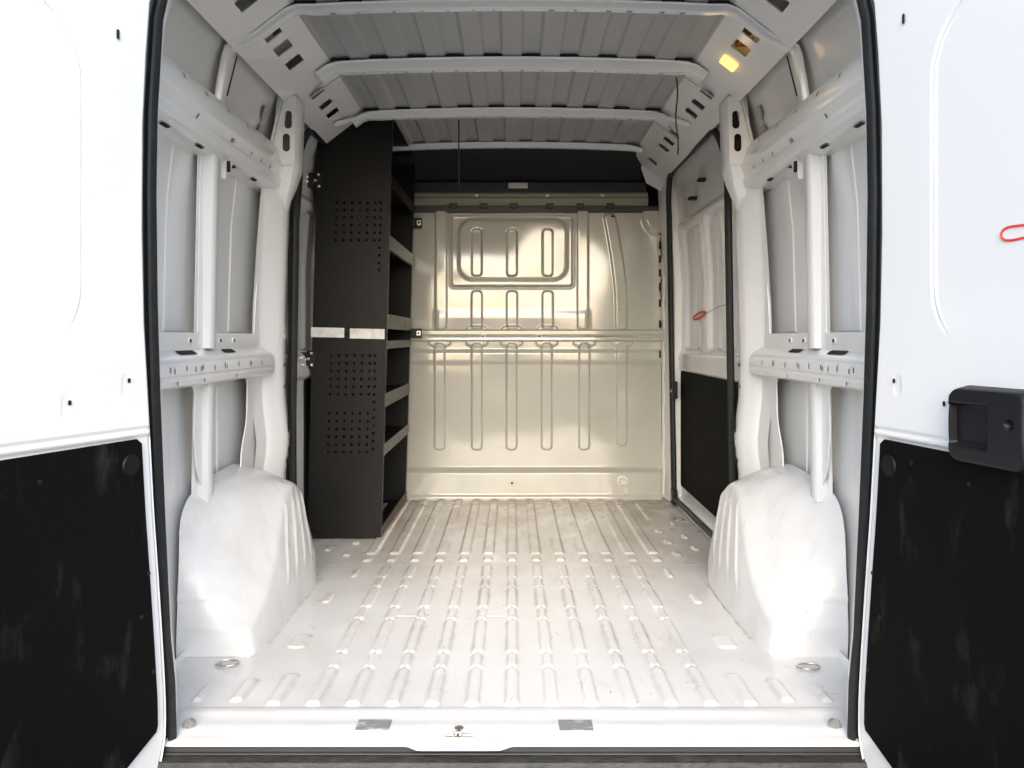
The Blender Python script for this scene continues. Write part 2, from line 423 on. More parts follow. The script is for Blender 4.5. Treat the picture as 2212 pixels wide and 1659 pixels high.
# tie-down rings
def tiering(c, r=.026, flat=True, nrm='z', parent=VAN):
    m = MB(); c = Vector(c)
    if nrm == 'z':
        m.disc(c, (0, 0, 1), .026, .0015, mi=1, n=28)
        P = [c + Vector((r * 1.1 * math.cos(t) + .006, r * .8 * math.sin(t), .004)) for t in np.linspace(0, 2 * math.pi, 24, endpoint=False)]
        m.tube(P, .0024, close=True, n=8); m.box(c + Vector((-.028, -.007, .002)), c + Vector((-.012, .007, .005)))
    else:
        m.disc(c, (0, -1, 0), .030, .003, n=28); m.disc(c + Vector((0, -.003, 0)), (0, -1, 0), .020, .0012, mi=1, n=28)
        P = [c + Vector((r * .9 * math.cos(t), -.011, r * .9 * math.sin(t) - .004)) for t in np.linspace(0, 2 * math.pi, 24, endpoint=False)]
        m.tube(P, .0034, close=True, n=8); m.box(c + Vector((-.008, -.014, .012)), c + Vector((.008, -.002, .030)))
    return m.build('tie_down_ring', [STEEL, mat('ring_cup', (.55, .54, .50), .5)], parent)
tiering((-.770, .395, .001)); tiering((.785, .372, .001)); tiering((.80, 2.12, .002))

# ---- wheel arches
def arch(s):
    T = [  # wall y, z | edge x, y, z | foot x, y
        (.445, .000, .745, .450, .000, .745, .450), (.446, .040, .735, .451, .036, .732, .450), (.448, .080, .728, .453, .074, .722, .451), (.450, .10, .724, .480, .086, .712, .470),
        (.455, .20, .720, .590, .112, .703, .540), (.466, .31, .727, .700, .180, .700, .640), (.485, .392, .732, .785, .285, .696, .740),
        (.54, .436, .738, .850, .352, .696, .84), (.68, .456, .744, .925, .386, .696, .92), (.85, .465, .746, 1.00, .382, .697, 1.00), (1.0, .452, .746, 1.08, .342, .700, 1.08),
        (1.12, .38, .746, 1.15, .240, .708, 1.15), (1.22, .26, .738, 1.21, .140, .720, 1.20), (1.27, .12, .740, 1.245, .060, .735, 1.24), (1.28, .0, .75, 1.255, .0, .75, 1.255)]
    T = np.array(T); n_ = 150; t = np.linspace(0, len(T) - 1, n_)
    Q = np.stack([np.interp(t, np.arange(len(T)), T[:, c]) for c in range(7)], 1)
    for _ in range(3):
        Z_ = np.pad(Q, ((3, 3), (0, 0)), 'edge'); Z_ = sum(Z_[k_:k_ + n_] for k_ in range(7)) / 7
        wgt = np.clip((t - 1.6) / 1.2, 0, 1)[:, None]; Z_[-1] = Q[-1]; Q = Q * (1 - wgt) + Z_ * wgt
    P = np.zeros((n_, 72, 3))
    for r in range(n_):
        wy, wz, ex, ey, ez, fx, fy = Q[r]
        W_ = Vector((.925, wy, wz)); E = Vector((ex, ey, ez)); F_ = Vector((fx, fy, 0))
        m1 = F_.lerp(E, .5) + Vector((-.004, 0, 0)); m2 = E.lerp(W_, .5) + Vector((0, -.045 if wy < .8 else -.01, .018)) * min(1, wz / .25)
        pts = [F_]
        seq = [F_, m1, E, m2, W_]; rad = [0, .04, .018, .08, 0]
        for k_ in range(1, 4):
            p, a_, b_ = seq[k_], seq[k_ - 1], seq[k_ + 1]; u = a_ - p; v = b_ - p; d = min(rad[k_], u.length * .48, v.length * .48)
            if u.length > 1e-6: u.normalize()
            if v.length > 1e-6: v.normalize()
            A_ = p + u * d; B_ = p + v * d
            for q in range(7): tq = q / 6; pts.append((1 - tq) ** 2 * A_ + 2 * tq * (1 - tq) * p + tq * tq * B_)
        pts.append(W_)
        Lc = [0]
        for k_ in range(1, len(pts)): Lc.append(Lc[-1] + (pts[k_] - pts[k_ - 1]).length + 1e-7)
        tt = np.linspace(0, Lc[-1], 72)
        for c_ in range(3): P[r, :, c_] = np.interp(tt, Lc, [p[c_] for p in pts])
    Yg = P[:, :, 1]; Zg = P[:, :, 2]; Xg = P[:, :, 0]
    inner = 1 - sm(Xg, .765, .79)
    for y0, sl2 in ((.86, -.13), (.93, -.08), (1.00, -.03), (1.07, .02)):
        d = Yg - (y0 + sl2 * (.35 - Zg) / .35)
        P[:, :, 0] -= .006 * np.exp(-(d / .008) ** 2) * inner * sm(Zg, .06, .16) * (1 - sm(Zg, .31, .37))
    for z0, am in ((.155, .004), (.33, .003)):           # creases across the near face
        P[:, :, 1] -= am * np.exp(-((Zg - z0 - .02 * (Xg - .8)) / .006) ** 2) * (Yg < .62)
    P[:, :, 0] += (.006 * vnoise(Yg, Zg, 6, 11 + s) + .002 * vnoise(Yg, Zg, 18, 15 + s)) * sm(Zg, .01, .08)
    P[:, :, 1] += (.005 * vnoise(Xg, Zg, 6, 21 + s) + .0025 * vnoise(Xg, Zg, 19, 25 + s)) * sm(Zg, .08, .14)
    P[:, :, 2] += .006 * vnoise(Xg, Yg, 8, 17 + s) * sm(Zg, .02, .1)
    P[:, :, 0] *= s
    field('wheel_arch', P, ARCHW, VAN, angle=70)
def rpoly_open(pts, r, n):
    out = [Vector(pts[0])]
    for k in range(1, len(pts) - 1):
        p = Vector(pts[k]); a = Vector(pts[k - 1]); b = Vector(pts[k + 1]); u = a - p; v = b - p
        d = min(r[k], u.length * .49, v.length * .49)
        if u.length > 1e-6: u.normalize()
        if v.length > 1e-6: v.normalize()
        A = p + u * d; B = p + v * d
        for q in range(7): t = q / 6; out.append((1 - t) ** 2 * A + 2 * t * (1 - t) * p + t * t * B)
    out.append(Vector(pts[-1]))
    L = [0]
    for k in range(1, len(out)): L.append(L[-1] + (out[k] - out[k - 1]).length + 1e-7)
    tt = np.linspace(0, L[-1], 64)
    return np.stack([np.interp(tt, L, [p.x for p in out]), np.interp(tt, L, [p.y for p in out])], 1)
arch(-1); arch(1)

# ---- side walls
def MYZ(x): return Matrix(((0, 0, 1, x), (1, 0, 0, 0), (0, 1, 0, 0), (0, 0, 0, 1)))
def side(s):
    # inner pressed panel with the bay openings
    up_out = [(.06, .80), (.06, 1.46), (1.22, 1.46), (1.22, .80)]
    bay1 = rpoly([(.09, .872), (.09, 1.445), (.545, 1.445), (.520, .872)], [.01, .01, .04, .03])
    bay2 = rpoly([(.650, .872), (.665, 1.445), (1.125, 1.435), (1.02, .872)], [.03, .04, .07, .012])
    plate('inner_panel', up_out, [bay1, bay2], .002, MYZ(.897), WHITE, VAN, sx=s, bev=.0015)
    lo_out = [(.06, 0.0), (.06, .79), (1.24, .79), (1.24, 0.0)]
    b1 = rpoly([(.09, .01), (.09, .745), (.510, .745), (.500, .62), (.520, .50), (.580, .43), (.60, .36), (.57, .26), (.50, .02)], .03)
    b2 = rpoly([(.640, .30), (.640, .745), (.965, .745), (.955, .60), (.90, .50), (.895, .44), (.85, .30)], .03)
    plate('inner_panel', lo_out, [b1, b2], .002, MYZ(.899), WHITE, VAN, sx=s, bev=.0015)
    # shallow pressed bands of the outer skin seen in the bays
    skx = lambda z: float(np.interp(z, [p_[1] for p_ in prof[:10]], [-p_[0] for p_ in prof[:10]]))
    for y0, y1, z0, z1 in ((.40, .54, .90, 1.43), (.90, 1.02, .90, 1.43), (.80, .93, .40, .75)):
        k = MB(s); k.grid([[(skx(z) + .001, y0, z), (skx(z) - .0035, y0 + .006, z), (skx(z) - .0035, y1 - .006, z), (skx(z) + .001, y1, z)] for z in np.linspace(z0, z1, 10)])
        k.build('skin_stiffener', WHITE, VAN)
    # waist flange with clips above the ledge
    k = MB(s); k.box((.892, .07, .845), (.902, .53, .895)); k.box((.892, .64, .845), (.902, 1.02, .895))
    for y in (.45, .68, .80):
        k.disc((.892, y, .872), (-1, 0, 0), .010, .004); k.hole((.8865, y, .872), (0, 1, 0), (0, 0, 1), .007, .010)
    k.build('waist_flange', [WHITE, HOLE], VAN, bevel=.002)
    # waist rail
    rp = [(.925, .853), (.900, .852), (.858, .826), (.848, .815), (.845, .785), (.849, .779), (.845, .772), (.850, .756), (.862, .750), (.925, .748)]
    k = MB(s); k.grid([[(x, y, z) for x, z in rp] for y in np.linspace(.06, 1.10, 12)])
    vdir = Vector((.042, 0, .026)).normalized()
    for y, ww in ((.40, .12), (.72, .10)):
        k.hole((.879, y, .839), (0, 1, 0), vdir, ww, .020, rnd=.45, off=.0022)
    rs = random.Random(5 + s)
    for y in (.22, .245, .32, .38, .42, .432, .52, .60, .615, .72, .83, .84, .95):
        k.hole((.8462, y, .800 - rs.choice([0, .004])), (0, 1, 0), (0.0001, 0, 1), .005, .013 + rs.random() * .004, rnd=.3, off=.0016)
    for y in (.26, .44, .70): k.hole((.8472, y, .764), (0, 1, 0), (0, 0, 1), .006, .010, rnd=.4, off=.003)
    k.build('waist_rail', [WHITE, HOLE], VAN, angle=40, bevel=.0015)
    # upper rail: wide pressed section
    up = [(.925, 1.405), (.890, 1.408), (.850, 1.418), (.838, 1.425), (.832, 1.450), (.838, 1.462), (.822, 1.490), (.824, 1.505), (.833, 1.535), (.842, 1.560), (.852, 1.575), (.880, 1.580)]
    up = [(x, z + .0) for x, z in up]
    k = MB(s); k.grid([[(x, y, z) for x, z in up] for y in np.linspace(.05, 1.16, 14)])
    for y in (.235, .46, .72, .93):
        k.hole((.867, y, 1.4135), (0, 1, 0), Vector((.04, 0, -.0105)), .05, .013, rnd=.5, off=.003)
    for y in (.28, .43, .60, .77, .95): k.hole((.8375, y, 1.548), (0, 1, 0), Vector((.009, 0, .025)), .007, .016, rnd=.4, off=.003)
    for y in (.36, .62, .635, .80, .9, 1.0): k.hole((.8345, y, 1.470), (0, 1, 0), Vector((-.016, 0, .028)), .006, .014, rnd=.4, off=.003)
    k.build('upper_rail', [WHITE, HOLE], VAN, angle=30, bevel=.002)
    # centre post of the side (hat section), above and below the waist
    k = MB(s)
    def post(z0, z1, x0, x1, y0=.560, w0=.050, dx=.042):
        rows = []
        for t in np.linspace(0, 1, 8):
            z = z0 + (z1 - z0) * t; x = x0 + (x1 - x0) * t
            rows.append([(x + dx, y0 - .018, z), (x + dx - .010, y0 - .018, z), (x + dx - .012, y0 - .004, z), (x + .004, y0, z), (x, y0 + .005, z), (x, y0 + w0 - .005, z), (x + .004, y0 + w0, z), (x + dx - .012, y0 + w0 + .006, z), (x + dx - .010, y0 + w0 + .024, z), (x + dx, y0 + w0 + .024, z)])
        k.grid(rows)
    post(.85, 1.43, .874, .862)
    post(.405, .755, .880, .876, w0=.045)
    for z in np.linspace(.90, 1.38, 8): k.hole((.8905 - .002, .632, z), (0, 1, 0), (0, 0, 1), .006, .02, rnd=.4, off=.004)
    for z in np.linspace(.43, .72, 5): k.hole((.8925 + .001, .624, z), (0, 1, 0), (0, 0, 1), .006, .022, rnd=.4, off=.004)
    k.build('centre_post', [WHITE, HOLE], VAN, angle=40)
    # gusset next to the post head
    k = MB(s)
    k.hexa([(.866, .655, 1.36), (.880, .655, 1.36), (.880, .672, 1.36), (.866, .672, 1.36), (.850, .650, 1.425), (.880, .650, 1.425), (.880, .70, 1.425), (.850, .70, 1.425)])
    k.hole((.852, .648, 1.395), (1, 0, 0), (0, 0, 1), .010, .035, off=.003)
    k.build('post_gusset', [WHITE, HOLE], VAN, bevel=.003)
    # rear door pillar (C pillar): broad pressed column leading into the roof
    zs = [-.0, .12, .25, .38, .46, .52, .58, .66, .76, .86, 1.0, 1.2, 1.38, 1.48, 1.56, 1.66, 1.74]
    ex = [.845, .845, .845, .845, .833, .829, .836, .845, .847, .846, .844, .838, .830, .824, .815, .800, .783]
    k = MB(s); rows = []
    for z, x in zip(zs, ex):
        k0 = .052 if z < 1.4 else .052 - .02 * (z - 1.4) / .34
        rows.append([(x + k0 + .005, 1.02 + max(0, z - .9) * .10, z), (x + k0, 1.06 + max(0, z - .9) * .06, z), (x + k0 - .006, 1.10, z), (x + .022, 1.125, z), (x + .016, 1.150, z), (x + .010, 1.158, z),
                     (x + .003, 1.185, z), (x, 1.20, z), (x, 1.235, z), (x + .005, 1.245, z), (x + .028, 1.262, z), (x + .034, 1.32, z), (x + .055, 1.345, z), (x + .075, 1.36, z)])
    k.grid(rows)
    for z in (.30, .70, .78, .60): k.hole((.8445 - .002, 1.218, z), (0, 1, 0), (0, 0, 1), .012, .016, off=.003)
    k.hole((.826, 1.222, .545), (0, 1, 0), (0, 0, 1), .016, .085, rnd=.3, off=.004)
    k.hole((.833, 1.222, .445), (0, 1, 0), (0, 0, 1), .014, .060, rnd=.3, off=.004)
    k.build('rear_pillar', [WHITE, HOLE], VAN, angle=35)
    # pillar head plate with two oval holes, facing the rear
    hp = rpoly([(.779, 1.50), (.868, 1.50), (.838, 1.745), (.772, 1.745)], .003)
    plate('pillar_head', hp, [rrect(.787, .815, 1.628, 1.694, .014), rrect(.794, .822, 1.546, 1.612, .014)], .003, MXZ(1.112), WHITE, VAN, sx=s, bev=.001)
    k = MB(s); rows = []
    for z in np.linspace(1.34, 1.745, 28):
        pin = float(np.interp(z, [1.34, 1.38, 1.44, 1.50, 1.745], [.8335, .826, .800, .779, .772])); yf = float(np.interp(z, [1.34, 1.40, 1.46, 1.50], [1.20, 1.165, 1.130, 1.1155]))
        a_ = (.872, min(yf, 1.13), z) if z < 1.502 else (pin + .004, yf, z)
        rows.append([a_, (pin + .004, yf, z), (pin, yf + .005, z), (pin + .001, 1.235, z), (pin + .006, 1.248, z), (pin + .04, 1.262, z)])
    k.grid(rows); k.build('pillar_shoulder', WHITE, VAN, angle=45)
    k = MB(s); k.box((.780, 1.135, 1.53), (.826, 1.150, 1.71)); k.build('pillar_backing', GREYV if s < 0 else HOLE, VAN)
    # second, shallower oval pair on the side skin behind
    k = MB(s)
    for z, x in ((1.665, .866), (1.60, .882)):
        k.hole((x, 1.04, z), (0, 1, 0), Vector((-.25, 0, 1)), .05, .052, mi=0, off=.004)
    k.build('skin_oval_pressing', mat('oval_grey', (.42, .42, .42), .5), VAN)
    # sliding door opening: pillar flange + rubber seal loop
    loop = rpoly([(1.365, .03), (1.365, 1.60), (1.50, 1.735), (2.42, 1.74), (2.52, 1.62), (2.52, .03)], [.03, .16, .12, .10, .10, .03], n=8)
    def xz(z): return .862 if z < 1.2 else .862 - .040 * ((z - 1.2) / .54)
    k = MB(s); k.tube([(xz(z), y, z) for y, z in loop], .015, close=True, n=10)
    k.build('sliding_door_seal', RUBBER, VAN)
    if s < 0:
        k = MB(s); k.grid([[(xz(z) + .012, 1.365, z), (xz(z) + .004 + .004 * math.sin(z * 9), 1.40, z), (xz(z) + .016, 1.44, z), (xz(z) + .006, 1.475, z), (xz(z) + .014, 1.51 - .03 * math.exp(-((z - .55) / .12) ** 2), z)] for z in np.linspace(.04, 1.55, 50)])
        k.build('rubber_and_shade_strip', mat('brown_strip', (.028, .025, .022), .5), VAN)  # seal rubber with the shadow beside it painted in as one dark band
    # frame band around the opening (outside the seal): header, front post
    k = MB(s)
    k.grid([[(.800, y, 1.80), (.812, y, 1.79), (.822, y, 1.765), (.835, y, 1.757), (.86, y, 1.757)] for y in np.linspace(1.25, 2.66, 10)])
    for y in (1.55, 1.85, 2.05, 2.3): k.hole((.817, y, 1.777), (0, 1, 0), Vector((.010, 0, -.025)), .022, .007, off=.003)
    k.hole((.806, 1.42, 1.794), (0, 1, 0), Vector((.012, 0, -.010)), .05, .022, off=.004)
    k.grid([[(.835 - max(0, z - 1.2) * .07, 2.66, z), (.842 - max(0, z - 1.2) * .07, 2.60, z), (.855 - max(0, z - 1.2) * .07, 2.56, z), (.87 - max(0, z - 1.2) * .07, 2.535, z), (.92 - max(0, z - 1.2) * .07, 2.535, z)] for z in np.linspace(0, 1.76, 20)])
    k.grid([[(.80, y, 0.0), (.865, y, .0), (.872, y, .012), (.876, y, .03), (.93, y, .03)] for y in np.linspace(1.27, 2.66, 4)])
    k.build('door_opening_frame', [WHITE, HOLE], VAN, angle=40)
    # sliding door inner side
    d = empty_part('sliding_door', VAN)
    ysd = np.linspace(1.33, 2.57, 190); zsd = np.linspace(.02, 1.78, 230)
    Yd, Zd = np.meshgrid(ysd, zsd)
    base = .905 - .055 * np.clip((Zd - 1.15) / .6, 0, 1) ** 1.3
    d1 = sdbox(Yd, Zd, 1.72, 1.13, .24, .31, .05); d2 = sdbox(Yd, Zd, 2.25, 1.13, .20, .31, .05)
    rel = .026 * (1 - sm(np.minimum(d1, d2), -.008, .010))
    rel -= .012 * np.exp(-((Yd - 1.60) / .02) ** 2) * (d1 < -.01) + .012 * np.exp(-((Yd - 1.82) / .03) ** 2) * (d1 < -.01) + .012 * np.exp(-((Yd - 2.22) / .03) ** 2) * (d2 < -.01)
    rel += .012 * (sm(Zd, 1.47, 1.49)) - .016 * sm(Zd, .70, .715) * (1 - sm(Zd, .79, .82))
    Xd = base + rel + .003 * vnoise(Yd, Zd, 5, 31)
    field('door_panel', np.stack([Xd * s, Yd, Zd], 2), WHITE, d)
    ty = 1.37 if s > 0 else 1.72
    plate('trim_panel', rpoly([(ty, .09), (ty, .700), (2.50, .705), (2.50, .10)], .02), [], .005, MYZ(.897), BLACKTRIM, d, sx=s, bev=.001)
    for y_, z_ in ((1.90, 1.60), (2.1, 1.55)):
        k = MB(s); k.box((.848, y_ - .02, z_ - .007), (.885, y_ + .02, z_ + .007)); k.build('fixing_slot', HOLE, d)
    # black hinge blocks at the front post
    k = MB(s)
    for z in (.60, .03):
        k = MB(s); k.box((.846, 2.47, z - .04), (.872, 2.53, z + .05)); k.disc((.846, 2.50, z), (-1, 0, 0), .010, .004, mi=1)
        k.build('door_lock_block', [PLASTIC, BOLT], VAN, bevel=.004)
    return d
def empty_part(name, parent):
    o = bpy.data.objects.new(name, None); COL.objects.link(o); o.parent = parent; return o
sd_l = side(-1); sd_r = side(1)
sd_l['label'] = 'closed sliding door mostly hidden behind the black rack'
sd_r['label'] = 'closed sliding door with black lower board and red marker ring'
# red marker ring on the right sliding door, with a scratch running off it
k = MB(); c = Vector((.902, 2.10, .985))
P = [c + Vector((-.004, .115 * math.cos(t), .012 * math.sin(t) - .010 * math.cos(t))) for t in np.linspace(0, 2 * math.pi, 28, endpoint=False)]
k.tube(P, .0042, close=True); P2 = [p + Vector((-.001, .006, .004)) for p in P]; k.tube(P2, .003, close=True)
k.build('marker_ring', RED, sd_r)
k = MB(); k.tube([(.897, 2.0, .99), (.893, 1.85, 1.0), (.893, 1.7, 1.015), (.889, 1.50, 1.02)], .0014, n=5); k.build('scratch', HOLE, sd_r)

# ---- roof skin between the bows
xs = np.arange(-.70, .7001, .004); yr = np.linspace(.02, 2.64, 120)
X, Y = np.meshgrid(xs, yr)
per = .134; ph = np.abs(((X / per) % 1) - .5)            # 0 at slot centres
trap = 1 - sm(ph, .20, .27)
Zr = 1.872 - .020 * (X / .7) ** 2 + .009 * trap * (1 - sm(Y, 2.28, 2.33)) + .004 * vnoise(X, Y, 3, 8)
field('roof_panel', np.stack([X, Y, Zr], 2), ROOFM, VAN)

def bow(y, w, depth, ext, legs, name='roof_bow', slots=True):
    """cross bow; ext: half path from the centre outward"""
    halfp = [(x, 1.868 - .020 * (x / .7) ** 2) for x in np.linspace(0, .58, 14)] + ext
    Pth = [Vector((-x, z)) for x, z in reversed(halfp)] + [Vector(p) for p in halfp[1:]]
    k = MB(); rows = []
    for i, p in enumerate(Pth):
        a = Pth[max(i - 1, 0)]; b = Pth[min(i + 1, len(Pth) - 1)]; t = (b - a).normalized(); n2 = Vector((t.y, -t.x))
        ax = abs(p.x); d = depth if ax < .62 else depth * .8
        pr = [(0.001, -w * .75), (.004, -w * .52), (d * .9, -w * .42), (d, -w * .36), (d * .96, 0), (d, w * .36), (d * .9, w * .42), (.004, w * .52), (.001, w * .75)]
        rows.append([(p.x + n2.x * o, y + yy, p.y + n2.y * o) for o, yy in pr])
    k.grid(rows)
    if slots:
        for i in range(-5, 5):
            xc = (i + .5) * .134
            z = 1.868 - .020 * (xc / .7) ** 2
            k.poly([(xc - .033, y - w * .76, z + .0080), (xc + .033, y - w * .76, z + .0080), (xc + .033, y - w * .76, z - .001), (xc - .033, y - w * .76, z - .001)], 1)
    rs = random.Random(int(y * 100))
    for i in range(14):
        xc = -.52 + .08 * i + rs.uniform(-.02, .02); z = 1.868 - .02 * (xc / .7) ** 2 - depth
        k.hole((xc, y + w * .05, z + depth * .03), (1, 0, 0), (0, 1, 0), rs.choice([.006, .010, .016]), .006, rnd=.4, off=.0022)
    return k.build(name, [WHITE, HOLE], VAN, angle=40, bevel=.002)
ring = [(.625, 1.854), (.660, 1.842), (.700, 1.812), (.735, 1.784), (.765, 1.763), (.820, 1.742), (.836, 1.733), (.846, 1.705), (.858, 1.64), (.868, 1.575)]
bow(.600, .040, .020, ring, True)
bow(1.09, .050, .036, [(.62, 1.849), (.655, 1.838), (.69, 1.812)], True)
bow(1.71, .045, .032, [(.62, 1.849), (.655, 1.838), (.69, 1.812)], True)
bow(2.31, .036, .026, [(.62, 1.846), (.66, 1.835)], False, slots=False)
bow(.06, .08, .050, [(.62, 1.846), (.70, 1.80), (.80, 1.73)], False, slots=False)
# dark slot along the outside of the front bow legs
for s in (-1, 1):
    k = MB(s); k.hole((.8475, .632, 1.665), (0, 1, 0), Vector((-.25, 0, 1)), .012, .125, mi=0, off=.012); k.build('leg_slot', HOLE, VAN)

# ---- cant rails with square holes
for s in (-1, 1):
    A = Vector((.640, 0, 1.862)); B = Vector((.815, 0, 1.728)); dd = (B - A); L = dd.length; dd.normalize()
    nn = Vector((0, 1, 0)).cross(dd)
    M = Matrix(((0, dd.x, nn.x, A.x), (1, 0, 0, 0), (0, dd.z, nn.z, A.z), (0, 0, 0, 1)))
    holes = [rrect(y - .034, y + .034, .106 - .030, .106 + .030, .006) for y in (.42, .652, .772, .905)]
    holes += [rrect(y - .03, y + .03, .112 - .028, .112 + .028, .006) for y in (1.235, 1.38, 1.50)]
    holes += [rrect(y - .03, y + .03, .112 - .028, .112 + .028, .006) for y in (1.85, 1.97, 2.10, 2.40)]
    plate('cant_rail', [(.02, 0), (2.66, 0), (2.66, L), (.02, L)], holes, .003, M, WHITE, VAN, sx=s, bev=.001)
    # inner liner of the box section, glimpsed through some holes
    k = MB(s)
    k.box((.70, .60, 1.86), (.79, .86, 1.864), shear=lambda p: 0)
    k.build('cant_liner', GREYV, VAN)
    # bow gussets
    k = MB(s)
    for y in (1.09, 1.71):
        for q in ((1,) if y < 1.5 else (-1, 1)):
            k = MB(s)
            k.hexa([(.60, y + q * .035, 1.835), (.61, y + q * .035, 1.825), (.74, y + q * .10, 1.765), (.73, y + q * .10, 1.778),
                    (.60, y + q * .048, 1.840), (.61, y + q * .048, 1.832), (.745, y + q * .125, 1.768), (.735, y + q * .125, 1.782)])
            k.build('bow_gusset', WHITE, VAN, bevel=.002)

# lit lamp behind one of the right-hand holes
plate('lamp_lens', rrect(.905 - .033, .905 + .033, .106 - .029, .106 + .029, .008), [], .006, M @ Matrix.Translation((0, 0, -.006 if nn.z > 0 else .006)), GLOW, VAN)
lam = MB(); lam.box((.715, .77, 1.812), (.765, .812, 1.83)); lam.build('lamp_housing', GLOWD, VAN, bevel=.004)
pl = bpy.data.lights.new('cargo_lamp_light', 'POINT'); pl.energy = .02; pl.color = (1, .62, .25); pl.shadow_soft_size = .02
po = bpy.data.objects.new('cargo_lamp_light', pl); COL.objects.link(po); po.location = (.66, .905, 1.72); po.parent = VAN

# ---- bulkhead: one pressed sheet
BY = 2.67; q_ = 4.45 / F
bx = lambda px: (px - 1106) * q_
bz = lambda py: CAM_Z - (py - 730) * q_
xs = np.arange(-.90, .861, .0036); zs = np.arange(.0, 1.578, .0036)
X, Z = np.meshgrid(xs, zs); Rl = np.zeros_like(X)
def bead(cx, z0, z1, hw, h, e=.007, cxf=None):
    global Rl
    c_ = cx if cxf is None else cxf(Z)
    d = sdbox(X - c_, Z, 0, (z0 + z1) / 2, hw, (z1 - z0) / 2, hw * .75)
    Rl = Rl + h * (1 - sm(d, -e, e * .4))
for px, b in ((950, 972), (1030, 972), (1105, 972), (1181, 972), (1262, 972), (1343, 963)):
    bead(bx(px), bz(b), bz(741), .030, .009)
    f = .030 + .030 * sm(Z, bz(752), bz(742)); d = np.abs(X - bx(px)) - f
    Rl += .006 * (1 - sm(d, -.006, .004)) * sm(Z, bz(754), bz(744)) * (Z < bz(735))
for px in (1030, 1106, 1183):
    bead(bx(px), bz(712), bz(628), .031, .009)
    f = .030 + .030 * sm(Z, bz(702), bz(711)) * 0 + .028 * (1 - sm(Z, bz(711), bz(700))); d = np.abs(X - bx(px)) - f
    Rl += .006 * (1 - sm(d, -.006, .004)) * (1 - sm(Z, bz(708), bz(702))) * (Z > bz(714))
bead(bx(953), bz(712), bz(452), .033, .010); bead(bx(1259), bz(712), bz(452), .032, .010)
bead(0, bz(712), bz(462), .034, .011, cxf=lambda z: bx(1342) - .065 * np.clip((z - 1.05) / .5, 0, 1) ** 1.6)
# blanked window
d = sdbox(X, Z, bx(1106), (bz(464) + bz(620)) / 2, bx(1238) - bx(1106), (bz(464) - bz(620)) / 2, .022)
Rl += -.012 * (1 - sm(d, -.010, .006)) + .006 * np.exp(-(d / .007) ** 2)
d = sdbox(X, Z, bx(1108), (bz(470) + bz(607)) / 2, bx(1226) - bx(1106), (bz(470) - bz(607)) / 2, .085)
Rl += .011 * (1 - sm(d, -.020, .004))
for px in (1030, 1106, 1183):
    bead(bx(px), bz(597), bz(494), .030, -.012, e=.008)
# panel warp
Rl += .014 * vnoise(X, Z, 4.2, 41) * (1 - sm(np.abs(X), .3, .5)) * sm(Z, 1.1, 1.3) + .004 * vnoise(X, Z, 5, 42) + .010 * vnoise(X, Z, 1.7, 45)
# creases under the rail and above the floor
Rl += .010 * sm(Z, bz(790), bz(778)) * (1 - sm(Z, bz(764), bz(753))) * 1.0
Rl += .010 * (1 - sm(Z, bz(687), bz(663))) * (Z > bz(720)) * (1 - sm(np.abs(X), .40, .44)) * .5
Rl += .048 * (1 - sm(Z, bz(1020), bz(1008))) * (1 - sm(X, bx(1424), bx(1432))) + .02 * (1 - sm(Z, bz(1005), bz(975))) * (1 - sm(Z, bz(1010), bz(1005))) * 0
Rl += .012 * (1 - sm(Z, .012, .03))
# swelling of the upper right corner
d = np.hypot((X - bx(1425)) / 1.0, (Z - bz(470)) / 1.0) - .10
Rl += .018 * (1 - sm(d, -.03, .01))
edge = bx(1432) + .012 * np.sin(Z * 26) * (Z > .95)
Rl -= .030 * sm(X, edge - .01, edge + .006) * (Z > .3)
bulk = empty_part('bulkhead', VAN)
field('bulkhead_sheet', np.stack([X, BY - Rl, Z], 2), CREAM, bulk)
k = MB(); rows = []
for x in (-.90, .842):
    rows.append([(x, BY + .01, bz(711)), (x, BY - .012, bz(711.5)), (x, BY - .022, bz(715)), (x, BY - .022, bz(722)), (x, BY - .018, bz(724)), (x, BY - .022, bz(727)), (x, BY - .022, bz(734)), (x, BY - .012, bz(738)), (x, BY + .01, bz(738.5))])
k.grid(rows)
for px in (1044, 1165): k.disc((bx(px), BY - .021, bz(726)), (0, -1, 0), .012, .003); k.hole((bx(px), BY - .025, bz(726)), (1, 0, 0), (0, 0, 1), .012, .012, off=.0015)
for x_, w__, h__, dz_ in ((.50, .10, .003, .004), (.62, .13, .002, .001), (.56, .20, .0015, .006), (.74, .05, .002, -.006), (.42, .03, .002, .008)): k.hole((x_, BY - .0222, bz(724) + dz_ - .012), (1, 0, .01), (0, 0, 1), w__, h__, mi=2, off=.0012, rnd=.4)
k.build('bulkhead_rail', [CREAM, HOLE, mat('scuff_brown', (.16, .13, .09), .7)], bulk, angle=30)
k = MB()
k.hole((bx(1106), BY - .0515, bz(1040)), (1, 0, 0), (0, 0, 1), .013, .013, mi=1, off=.004); k.disc((bx(1106), BY - .046, bz(1040)), (0, -1, 0), .030, .004, n=28, r2=.02)
k.build('bulkhead_fixing', [CREAM, HOLE], bulk, angle=30)
for py in (468, 500, 530, 560, 590, 620, 655, 700, 765):
    k = MB(); xx = bx(1425) if py != 468 else bx(1323); k.box((xx - (.005 if py != 468 else .011), BY - .014, bz(py) - (.02 if py != 468 else .004)), (xx + (.005 if py != 468 else .011), BY + .02, bz(py) + (.02 if py != 468 else .004)))
    k.build('bulkhead_slot', HOLE, bulk)
r_ = tiering((bx(1342), BY - .047, bz(1036)), r=.022, nrm='y', parent=bulk)
